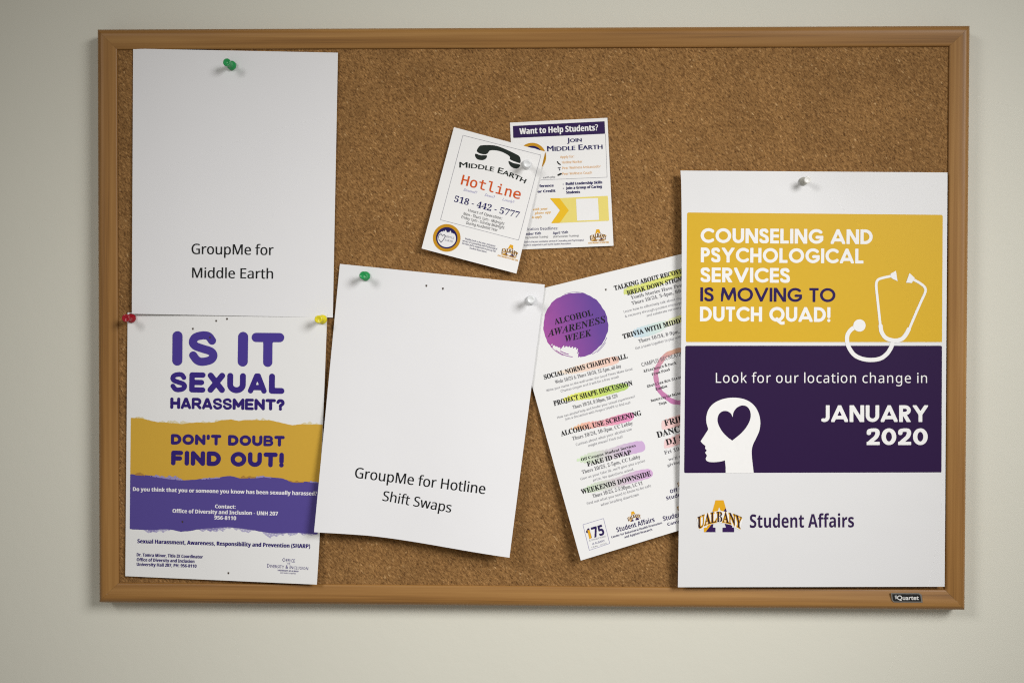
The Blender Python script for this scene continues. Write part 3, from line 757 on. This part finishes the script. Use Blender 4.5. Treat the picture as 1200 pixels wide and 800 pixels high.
def white(X, Y):
    d = np.hypot(X - cx, (Y - cy - 0.8) * 1.08) - 10.8
    ridge = cy - 7.6 + 0.22 * (X - cx) + 1.1 * np.sin((X - cx) * 1.1) + 0.8 * np.sin((X - cx) * 2.3 + 1)
    return np.maximum(d, ridge - Y)
pr.shape(white, (cx - 13, cy - 13, cx + 13, cy + 13), 0.35, ink(228, 228, 232), 2)
pr.line([R2(*p) for p in [(190, 470), (195, 445), (215, 432), (228, 450), (245, 440), (255, 455), (238, 485), (215, 512), (192, 482)]], 0.8, ink(96, 96, 110), 3)
pr.text('MIDDLE', R2(252, 462), R2(335, 482), 2.2, LGREY, 'fb', 3, res=1); pr.text('EARTH', R2(248, 496), R2(322, 514), 2.2, LGREY, 'fb', 3, res=1); pr.done()
for b, a, c in (('Middle Earth is the peer assistance', (440, 485), (722, 555)), ('service of Counseling and Psychological', (414, 503), (738, 582)), ('Services and is supported in part by the', (410, 526), (726, 604)), ('Student Association.', (480, 570), (642, 610))):
    line_part(E_, b, R2(*a), R2(*c), 2.1, NAVY, 'sr', res=1)
emblem(E_, *R2(866, 576), 0.37, -15)
line_part(E_, 'UNIVERSITY AT ALBANY', R2(778, 628), R2(916, 664), 2.0, GOLD, 'sb', res=1); line_part(E_, 'STATE UNIVERSITY OF NEW YORK', R2(744, 640), R2(934, 690), 1.8, GOLD, 'sb', res=1)

# ================================================================== events flyer
F_ = Paper('flyer', [(594.5, 348), (827.6, 290.5), (912, 585.5), (680.6, 656.4)],
           lambda s, t_: 0.0131 + 0.0085 * (1 - s) ** 2 * t_ ** 2 + 0.004 * t_ ** 3 + 0.0018 * (1 - s) * t_, M_POST,
           'tilted alcohol awareness week flyer with a purple paint circle and many small lines of print', 'flyer')
FK = ink(28, 28, 32)
U1 = lambda x, y: (620 + x / 8, 320 + y / 8)
U2 = lambda x, y: (710 + x / 8, 290 + y / 8)
U3 = lambda x, y: (710 + x / 8, 360 + y / 8)
U4 = lambda x, y: (620 + x / 6.153, 400 + y / 6.153)
U5 = lambda x, y: (650 + x / 8, 470 + y / 8)
U6 = lambda x, y: (730 + x / 8, 450 + y / 8)
U7 = lambda x, y: (670 + x / 8, 550 + y / 8)
U8 = lambda x, y: (740 + x / 8, 540 + y / 8)
def local(paper, x, y): return tuple((paper.surf(x, y, 1)[0] - paper.loc).tolist())
pcirc = gradient_ink('purple_paint', [(0.0, srgb(158, 78, 156)), (0.5, srgb(128, 70, 152)), (1.0, srgb(98, 64, 148))], local(F_, 646, 392), local(F_, 706, 372))
cx, cy = 674.6, 380.8
def blob(X, Y):
    a = np.arctan2(Y - cy, X - cx); r = np.hypot(X - cx, Y - cy)
    R = 37.9 + 0.35 * np.sin(5 * a + 1) + 0.25 * np.sin(13 * a) + 0.18 * np.sin(29 * a + 2)
    d = r - R
    bite = sd_poly(X, Y, np.array([U1(*p) for p in [(215, 668), (300, 705), (322, 686), (375, 690), (445, 700), (462, 735), (455, 765), (480, 800), (470, 830), (380, 830), (240, 760)]])) + 0.8 * np.sin(X * 1.7 + Y * 0.9) + 0.5 * np.sin(Y * 2.9 - X)
    return np.maximum(d, -bite)
pr = Print(F_, 'paint_circle'); pr.shape(blob, (635, 341, 715, 421), 0.4, pcirc, 1)
for k, (a0, a1, rr, wd) in enumerate(((128, 96, 37.4, 0.8), (140, 112, 38.4, 0.5), (120, 104, 35.2, 0.9), (60, 22, 39.3, 0.55), (52, 30, 40.6, 0.4), (250, 285, 38.6, 0.4))):
    pr.line(arc(cx, cy, rr, rr, a0, a1, 10), wd, pcirc, 1.4)
pr.done()
line_part(F_, 'ALCOHOL', (650.4, 380.4), (695.2, 369.2), 6.9, FK, 'fb', layer=3)
line_part(F_, 'AWARENESS', (642, 394.6), (710.4, 377.4), 7.6, FK, 'fbi', layer=3)
line_part(F_, 'WEEK', (663.4, 400.6), (694, 393), 7.4, FK, 'fbi', layer=3)
def hl(pts, c0, c1, seed):
    pts = [np.array(p, float) for p in pts]; P = spline(pts, 4, True)
    a = P[P[:, 0].argmin()]; b = P[P[:, 0].argmax()]
    soft = lambda c: tuple(0.80 * x + 0.12 for x in srgb(*c)[:3]) + (1,)
    m = gradient_ink('marker_ink', [(0.1, soft(c0)), (0.95, soft(c1))], local(F_, *a), local(F_, *b))
    x0, y0 = P.min(0) - 2; x1, y1 = P.max(0) + 2
    def f(X, Y):
        d = sd_poly(X, Y, P)
        u = (X - x0) / (x1 - x0)
        rough = np.clip(1.0 - u * 1.5, 0, 1)
        return d + rough * (0.9 * np.sin(X * 1.5 + seed) + 0.6 * np.sin(Y * 3.1 + X * 0.7) + 0.5) * 0.9 + 0.2 * np.sin(X * 0.9)
    return Print(F_, 'marker_stroke').shape(f, (x0, y0, x1, y1), 0.45, m, 1).done()
hl([U2(*p) for p in [(178, 442), (190, 372), (330, 340), (480, 292), (590, 262), (600, 228), (718, 196), (760, 190), (760, 262), (640, 292), (560, 330), (440, 384), (300, 424)]], (206, 216, 92), (222, 224, 70), 1)
hl([U3(*p) for p in [(245, 262), (262, 210), (340, 176), (480, 140), (560, 128), (560, 196), (430, 262), (300, 284)]], (186, 212, 232), (206, 226, 218), 2)
hl([U3(*p) for p in [(560, 135), (640, 92), (760, 66), (760, 130), (660, 150), (560, 190)]], (222, 230, 200), (226, 226, 120), 3)
hl([U4(*p) for p in [(190, 225), (300, 190), (390, 160), (500, 132), (628, 108), (642, 152), (560, 180), (440, 208), (300, 235)]], (238, 224, 206), (240, 196, 180), 4)
hl([U4(*p) for p in [(230, 425), (330, 372), (480, 345), (600, 312), (702, 304), (708, 342), (600, 376), (480, 406), (350, 425)]], (236, 236, 60), (168, 206, 60), 5)
hl([U4(*p) for p in [(300, 630), (390, 585), (520, 566), (640, 530), (742, 512), (748, 562), (640, 596), (500, 618), (400, 634)]], (240, 186, 130), (228, 120, 184), 6)
hl([(675, 539), (691, 530), (712, 526), (731, 520), (752, 516.6), (756, 526.6), (745, 531), (730, 534), (705, 541), (690, 543)], (204, 230, 188), (200, 160, 214), 7)
hl([(684, 572), (700, 564), (720, 560), (745, 551.4), (762, 549.6), (764, 558), (750, 563), (725, 570), (705, 575), (690, 577)], (200, 228, 188), (206, 158, 212), 8)
hl([(775.5, 493.5), (787, 488.6), (799, 485), (806, 484), (806, 495), (797, 498), (786, 502), (776.5, 503)], (238, 200, 200), (236, 180, 176), 9)
hl([(778.4, 516), (790, 510.6), (806, 506), (806, 517), (797, 520), (779.4, 525.4)], (238, 200, 204), (236, 180, 176), 10)
tp = gradient_ink('pink_paint', [(0.0, srgb(188, 114, 170)), (0.6, srgb(198, 138, 166)), (1.0, srgb(210, 166, 142))], local(F_, 770, 462), local(F_, 796, 408))
pr = Print(F_, 'paint_ring')
pr.shape(lambda X, Y: np.abs(np.hypot(X - 799.4, Y - 441) - 30.8 + 0.3 * np.sin(np.arctan2(Y - 441, X - 799.4) * 9)) - 2.8 - 0.25 * np.sin(np.arctan2(Y - 441, X - 799.4) * 17), (764, 405, 836, 477), 0.5, tp, 1); pr.done()
HB = dict(style='fb', layer=3, res=2)
for b, a, c, h in (('TALKING ABOUT RECOVERY', U2(84, 402), U2(792, 222), 5.4), ('BREAK DOWN STIGMA', U2(204, 448), U2(758, 298), 5.4), ('TRIVIA WITH MIDDLE EARTH', U3(164, 296), U3(985, 66), 5.6),
                   ('SOCIAL NORMS CHARITY WALL', U4(112, 274), U4(712, 120), 5.6), ('PROJECT SHAPE DISCUSSION', U4(182, 464), U4(748, 314), 5.8), ('ALCOHOL USE SCREENING', U4(234, 682), U4(812, 530), 5.8),
                   ('FAKE ID SWAP', U5(310, 610), U5(722, 496), 5.6), ('WEEKENDS DOWNSIDE', (681.8, 578.8), (763.2, 557), 5.8), ('FRIDAY', U6(396, 392), (815, 489.6), 7.0), ('DANCE', U6(326, 502), (803.4, 503.6), 7.0), ('DJ SET', U6(410, 572), (815, 512.4), 7.0)):
    line_part(F_, b, a, c, h, FK, name='event_heading', strike=0.2, **HB)
FG = ink(112, 112, 118); FG2 = ink(138, 138, 146)
TS = dict(style='fb', layer=2, res=2)
for b, a, c, h in (('Youth Stories Have Power', U2(238, 486), U2(762, 356), 4.0), ('Thurs 10/24, 3-4pm, BB 137', U2(246, 538), U2(790, 398), 4.0), ('Thurs 10/24, 8-9pm, BB', U3(310, 334), U3(760, 222), 4.0),
                   ('Weds 10/23 & Thurs 10/24, 12-1pm, all day', U4(190, 305), U4(666, 186), 4.0), ('Thurs 10/24, 8:30pm, BB 129', U4(318, 486), U4(640, 402), 4.0), ('Thurs 10/24, 10-3pm, CC Lobby', U4(315, 712), U4(750, 598), 4.2),
                   ('Thurs 10/25, 2-5pm, CC Lobby', (682.5, 555), (750.8, 536.4), 4.2), ('Thurs 10/25, 2-5:30pm, LC V1', U7(200, 264), U7(668, 140), 4.2), ('Fri 10/25', U6(392, 658), (806, 525), 4.2), ("we'll be", U6(430, 718), (801, 535.4), 3.2), ('giving away', U6(420, 772), (812, 537.8), 3.2)):
    line_part(F_, b, a, c, h, FG, name='text_line', **TS)
TT = dict(style='sr', layer=2, res=1)
for b, a, c, h in (('Learn how to effectively talk about stigma', U2(170, 612), U2(755, 470), 2.7), ('& recovery through positive messaging', U2(182, 656), U2(740, 520), 2.7), ('and celebrate recovery', U2(384, 650), U2(706, 570), 2.7),
                   ('Get a team together to play with us', U3(280, 396), U3(745, 276), 3.0), ('Write your name on the wall under the Good Times Make Great', U4(126, 362), U4(748, 204), 2.7), ('Choices slogan and it will be a free snack', U4(230, 366), U4(650, 260), 2.7),
                   ('How can alcohol help and hinder your sexual experiences?', U4(206, 556), U4(766, 402), 2.7), ('Join a discussion with Project SHAPE to find out!', U4(262, 568), U4(732, 446), 2.7), ('Curious about what your alcohol use', U4(340, 752), U4(742, 638), 3.0), ('might mean? Find out!', U4(430, 760), U4(676, 692), 3.0),
                   ("Give us your fake ID, we'll give you a prize", (680.6, 562.4), (756.2, 540.6), 2.8), ('prize. No questions asked.', (695.6, 563.6), (743.2, 550.6), 2.8), ('Find out what you need to know to be safe', U7(146, 330), U7(746, 160), 3.0), ('when heading downtown', U7(276, 342), U7(630, 242), 3.0)):
    line_part(F_, b, a, c, h, FG2, name='text_line', **TT)
line_part(F_, 'Off Campus Student Services', U5(250, 560), U5(762, 424), 3.4, FK, 'fb', layer=3, res=1)
line_part(F_, 'CAMPUS RECREATION', U3(340, 556), U3(760, 440), 4.6, FG, 'sr', layer=3, res=1)
for b, a, c in (('Afterhours & Pack', U3(356, 610), U3(662, 530)), ('Free Food', U3(434, 640), U3(602, 590)), ('Shuttles Not Strong', U3(390, 752), U3(735, 656)), ('Zumba', U3(470, 778), U3(578, 746)), ('Restoring the Balance', U6(266, 166), U6(570, 84)), ('Yoga', U6(340, 196), U6(412, 178))):
    line_part(F_, b, a, c, 2.9, ink(60, 60, 66), 'mo', layer=3, res=1, offset=0.01)
pr = Print(F_, 'anniversary_mark'); cs = [U7(105, 515), U7(298, 456), U7(356, 690), U7(165, 755)]
for a, b in zip(cs, cs[1:] + cs[:1]): pr.rule(a, b, 0.5, ink(140, 138, 176))
pr.text('175', U7(152, 652), U7(312, 606), 12.2, ink(38, 24, 82), 'sb', 2, offset=0.01, res=2)
pr.poly([U7(146, 566), U7(168, 566), U7(186, 640), U7(166, 650)], GOLD, 3, 0.4)
pr.text('CONNECTING', U7(166, 672), U7(322, 630), 1.9, LGREY, 'sr', 2, res=1); pr.text('at ALBANY', U7(194, 704), U7(312, 672), 2.4, ink(110, 108, 150), 'sr', 2, res=1); pr.text('1844 - 2019', U7(186, 735), U7(328, 694), 1.6, LGREY, 'sr', 2, res=1); pr.done()
AFF = ink(44, 32, 88)
emblem(F_, *U7(578, 424), 0.30, 15)
line_part(F_, 'Student Affairs', U7(426, 586), U7(780, 486), 5.6, AFF, 'sb', res=2)
line_part(F_, 'Center for Behavioral Health Promotion', U7(374, 642), U7(848, 506), 2.5, AFF, 'sb', res=1); line_part(F_, 'and Applied Research', U7(496, 642), U7(756, 568), 2.5, AFF, 'sb', res=1)
emblem(F_, 800.5, 562.5, 0.30, 15); emblem(F_, 800, 590.5, 0.30, 15)
line_part(F_, 'Off Campus', U8(366, 302), (818, 568.6), 4.2, AFF, 'sb', res=1); line_part(F_, 'Student Affairs', U8(330, 366), (826, 573.4), 4.2, AFF, 'sb', res=1)
line_part(F_, 'Student Affairs', U8(302, 562), (822, 598), 5.6, AFF, 'sb', res=2); line_part(F_, 'Campus Recreation', U8(340, 606), (836, 601), 3.4, AFF, 'sb', res=1)
holes(F_, [(710, 339.2)], 0.9)

# ================================================================== moving poster
G = Paper('poster', [(797.5, 200), (1110.4, 202.2), (1107, 687), (794.4, 687.6)],
          lambda s, t_: 0.0182 + 0.0042 * (1 - s) ** 1.6 - 0.0034 * np.exp(-((s - 0.46) / 0.24) ** 2 - (t_ / 0.10) ** 2) + 0.0009 * np.sin(math.pi * s) * t_ + 0.0012 * t_ ** 2, M_BIG,
          'tall poster with yellow and purple blocks, a stethoscope and a white head profile', 'poster',
          bow=lambda s, t_: (2.2 * (1 - s) ** 3 * np.sin(math.pi * np.clip(t_, 0, 1) ** 0.6), 0 * s))
GY = ink(212, 172, 42, 1.0, 0.45); GP = ink(38, 9, 62, 1.0, 0.6)
pr = Print(G, 'yellow_block'); pr.poly([(805.2, 249), (1104.8, 251.8), (1103.9, 400.7), (803.7, 400.7)], GY, 1, 1.5); pr.done()
pr = Print(G, 'purple_block'); pr.poly([(803, 405), (1103.9, 405), (1103.3, 553.2), (801.7, 553.9)], GP, 1, 1.5); pr.done()
GW = ink(236, 236, 242); GD = ink(34, 9, 80)
for b, a, c, h, m, r in (('COUNSELING AND', (821, 284.6), (1022.6, 286.2), 17.3, GW, 0.104), ('PSYCHOLOGICAL', (821.2, 307.3), (1011.8, 308.8), 17.3, GW, 0.104), ('SERVICES', (821, 330.6), (925.6, 331.4), 17.3, GW, 0.104),
                         ('IS MOVING TO', (820.6, 353), (979, 354), 16.4, GD, 0.09), ('DUTCH QUAD!', (820.2, 376.4), (973.2, 377.2), 17.3, GW, 0.104)):
    geo_caps(Print(G, 'headline'), b, a, c, h, r, m).done()
line_part(G, 'Look for our location change in', (838.9, 448.3), (1086.4, 448.5), 11.6, GW, 'sr', name='text_line', layer=2, res=4, spacing=1.1)
geo_caps(Print(G, 'headline'), 'JANUARY', (962.4, 494.2), (1087.6, 494.2), 19.6, 0.104, GW).done(); geo_caps(Print(G, 'headline'), '2020', (1015.6, 521.2), (1087.2, 521.2), 19.6, 0.104, GW).done()
V = lambda x, y: (930 + x / 6.153, 300 + y / 6.153)
pr = Print(G, 'stethoscope')
pr.line(spline([V(*p) for p in [(700, 145), (640, 158), (606, 174), (596, 212), (604, 300), (615, 400), (626, 505)]], 6), 3.0, GW, 3, 0.5)
pr.line(spline([V(*p) for p in [(832, 530), (885, 405), (925, 315), (950, 258), (946, 226), (915, 198), (865, 170)]], 6), 3.0, GW, 3, 0.5)
pr.line(spline([V(*p) for p in [(627, 502), (634, 545), (660, 585), (700, 604), (745, 608), (785, 594), (812, 562), (830, 528)]], 6), 4.8, GW, 4, 0.6)
pr.poly([V(*p) for p in [(698, 128), (738, 106), (750, 182), (706, 160)]], GW, 4, 0.5); pr.poly([V(*p) for p in [(836, 122), (874, 158), (852, 194), (810, 192)]], GW, 4, 0.5)
pr.shape(lambda X, Y: np.hypot(X - V(475, 500)[0], Y - V(475, 500)[1]) - 7.2, (998, 372, 1016, 391), 0.5, GW, 4)
pr.line(spline([V(*p) for p in [(450, 508), (415, 530), (390, 565), (386, 610), (400, 660), (438, 712), (495, 740), (560, 748), (625, 738), (672, 705), (702, 660), (712, 628)]], 6), 4.9, GW, 3, 0.6)
pr.done()
H = lambda x, y: (810 + x / 8, 455 + y / 8)
head = np.array([H(*p) for p in [(323, 792), (323, 735), (316, 672)]] + spline([H(*p) for p in [(316, 672), (275, 684), (205, 690), (155, 683), (136, 660), (148, 628)]], 4).tolist() + [H(*p) for p in [(130, 600), (147, 580), (130, 562), (134, 538), (106, 516), (88, 494), (120, 446), (158, 386)]]
                + spline([H(*p) for p in [(158, 372), (143, 320), (143, 258), (166, 190), (215, 137), (290, 101), (380, 86), (470, 93), (540, 119), (596, 166), (632, 232), (648, 310), (640, 390), (611, 460), (582, 520), (568, 575), (571, 660), (586, 792)]], 5).tolist())
heart = np.array(spline([H(*p) for p in [(385, 488), (338, 453), (290, 402), (257, 342), (246, 290), (260, 241), (294, 214), (335, 212), (370, 232), (389, 268)]], 5).tolist() + spline([H(*p) for p in [(390, 268), (397, 222), (428, 180), (475, 159), (521, 168), (550, 206), (558, 258), (545, 312), (510, 372), (460, 427), (385, 488)]], 5).tolist())
Print(G, 'head_profile').shape(lambda X, Y: np.maximum(sd_poly(X, Y, head), -sd_poly(X, Y, heart)), (819, 463, 893, 556), 0.5, GW, 3).done()
emblem(G, 843.2, 600, 1.0, 0, step=0.4)
line_part(G, 'Student Affairs', (878.8, 618), (1000.8, 617.4), 15.6, ink(48, 26, 74), 'sb', name='text_line', layer=2, res=4)

# ================================================================== maker's plate on the frame
def plate():
    z = lambda x, y: (1020 + x / 8.89, 640 + y / 8.89)
    dep = 0.0172
    def slab(name, pts, d0, d1, m, parent, label=None):
        P = np.array([z(*p) for p in pts]); n = len(P)
        vs = np.concatenate([ray_at(P[:, 0], P[:, 1], d1), ray_at(P[:, 0], P[:, 1], d0)])
        fs = [tuple(range(n - 1, -1, -1))] + [(i, (i + 1) % n, n + (i + 1) % n, n + i) for i in range(n)]
        return obj(name, vs - BL, fs, m, parent)
    pl = slab('name_plate', [(214, 484), (505, 484), (533, 500), (545, 582), (245, 580), (224, 560)], 0.0160, 0.0174, metal('plate_edge', (0.45, 0.45, 0.45, 1), 0.35), board)
    slab('plate_face', [(228, 495), (500, 495), (520, 508), (530, 572), (250, 570), (236, 556)], 0.0172, 0.0176, plastic('plate_black', (0.012, 0.012, 0.013, 1), 0.35), pl)
    pts, fs = text_mesh('Quartet', 'b', 0.02, 0, 3, 1.0)
    u = (pts[:, 0] - pts[:, 0].min()) / np.ptp(pts[:, 0]); h = pts[:, 1] / capheight('b', 0.02) * 45
    P = np.array([z(a, b) for a, b in zip(278 + u * 226, 554 - h)])
    o = obj('lettering', ray_at(P[:, 0], P[:, 1], 0.0179) - BL, fs, plastic('plate_white', (0.7, 0.7, 0.7, 1), 0.4), pl)
    P = np.array([z(*p) for p in [(252, 512), (272, 505), (280, 540), (262, 548)]])
    obj('plate_symbol', ray_at(P[:, 0], P[:, 1], 0.0179) - BL, [(3, 2, 1, 0)], plastic('plate_grey', (0.4, 0.4, 0.4, 1), 0.4), pl)
plate()

# ================================================================== push pins
def pin(px, py, depth, mat, label, tilt=(0, 0), needle_len=0.010, cap=None, k_=1.0):
    loc = ray_at(px, py, depth)
    root = empty('push_pin', loc); tag(root, label, 'push pin', 'push pins')
    prof = [(0.0002, 0.0), (0.0002, 0.0044), (0.0008, 0.0049), (0.0018, 0.0049), (0.0028, 0.0044), (0.0036, 0.0034), (0.0046, 0.0027), (0.0075, 0.0023), (0.0105, 0.0024), (0.0122, 0.0029), (0.0132, 0.0036), (0.0140, 0.0040), (0.0154, 0.0041), (0.0161, 0.0038), (0.0164, 0.0030), (0.0160, 0.0026), (0.0159, 0.0)]
    N = 40; vs, fs = [], []
    for h, r in prof:
        for k in range(N):
            a = 2 * math.pi * k / N; vs.append((r * math.cos(a), -h, r * math.sin(a)))
    for j in range(len(prof) - 1):
        for k in range(N): fs.append((j * N + k, j * N + (k + 1) % N, (j + 1) * N + (k + 1) % N, (j + 1) * N + k))
    vs = [tuple(c * k_ for c in q) for q in vs]
    o = obj('grip', vs, fs, [mat, cap or mat], root, [1 if f[0] // N >= 9 else 0 for f in fs], smooth=True)
    vs, fs = [], []; n = 12
    for h, r in ((0.0004, 0.0006), (-needle_len + 0.002, 0.0006), (-needle_len, 0.0001)):
        for k in range(n):
            a = 2 * math.pi * k / n; vs.append((r * math.cos(a), -h, r * math.sin(a)))
    for j in range(2):
        for k in range(n): fs.append((j * n + k, (j * n + (k + 1) % n), (j + 1) * n + (k + 1) % n, (j + 1) * n + k))
    obj('needle', vs, fs, M_STEEL, root, smooth=True)
    root.rotation_euler = (math.radians(tilt[0]), 0, math.radians(tilt[1]))
    return root
GREEN = plastic('pin_green', (0.018, 0.30, 0.085, 1), 0.22); RED = plastic('pin_red', (0.33, 0.008, 0.02, 1), 0.2)
YELLOW = plastic('pin_yellow', (0.72, 0.62, 0.02, 1), 0.25)
CLEAR = plastic('pin_clear', (0.42, 0.42, 0.38, 1), 0.4); CAP = plastic('pin_clear_cap', (0.80, 0.80, 0.79, 1), 0.35)
FROST = plastic('pin_frosted', (0.74, 0.76, 0.79, 1), 0.35)
pin(272.0, 77.3, 0.0131, GREEN, 'green push pin holding the top of the upright white sheet in the corner', (2, -3))
pin(428.6, 323.6, 0.0153, GREEN, 'green push pin in the upper left corner of the Shift Swaps sheet', (0, 0))
pin(154.4, 372.8, 0.0146, RED, 'dark red push pin at the upper left corner of the harassment poster', (0, 0))
pin(378.3, 374.2, 0.0152, YELLOW, 'yellow push pin at the upper right corner of the harassment poster', (0, -5))
pin(622.2, 351.5, 0.0157, FROST, 'pale push pin in the upper right corner of the Shift Swaps sheet', (0, 0))
pin(617.0, 193.0, 0.0149, FROST, 'pale push pin beside the telephone handset on the hotline flyer', (6, 3))
pin(941.2, 212.6, 0.0167, CLEAR, 'pale push pin with a grey base at the top of the stethoscope poster', (2, 4), cap=CAP, k_=0.88)
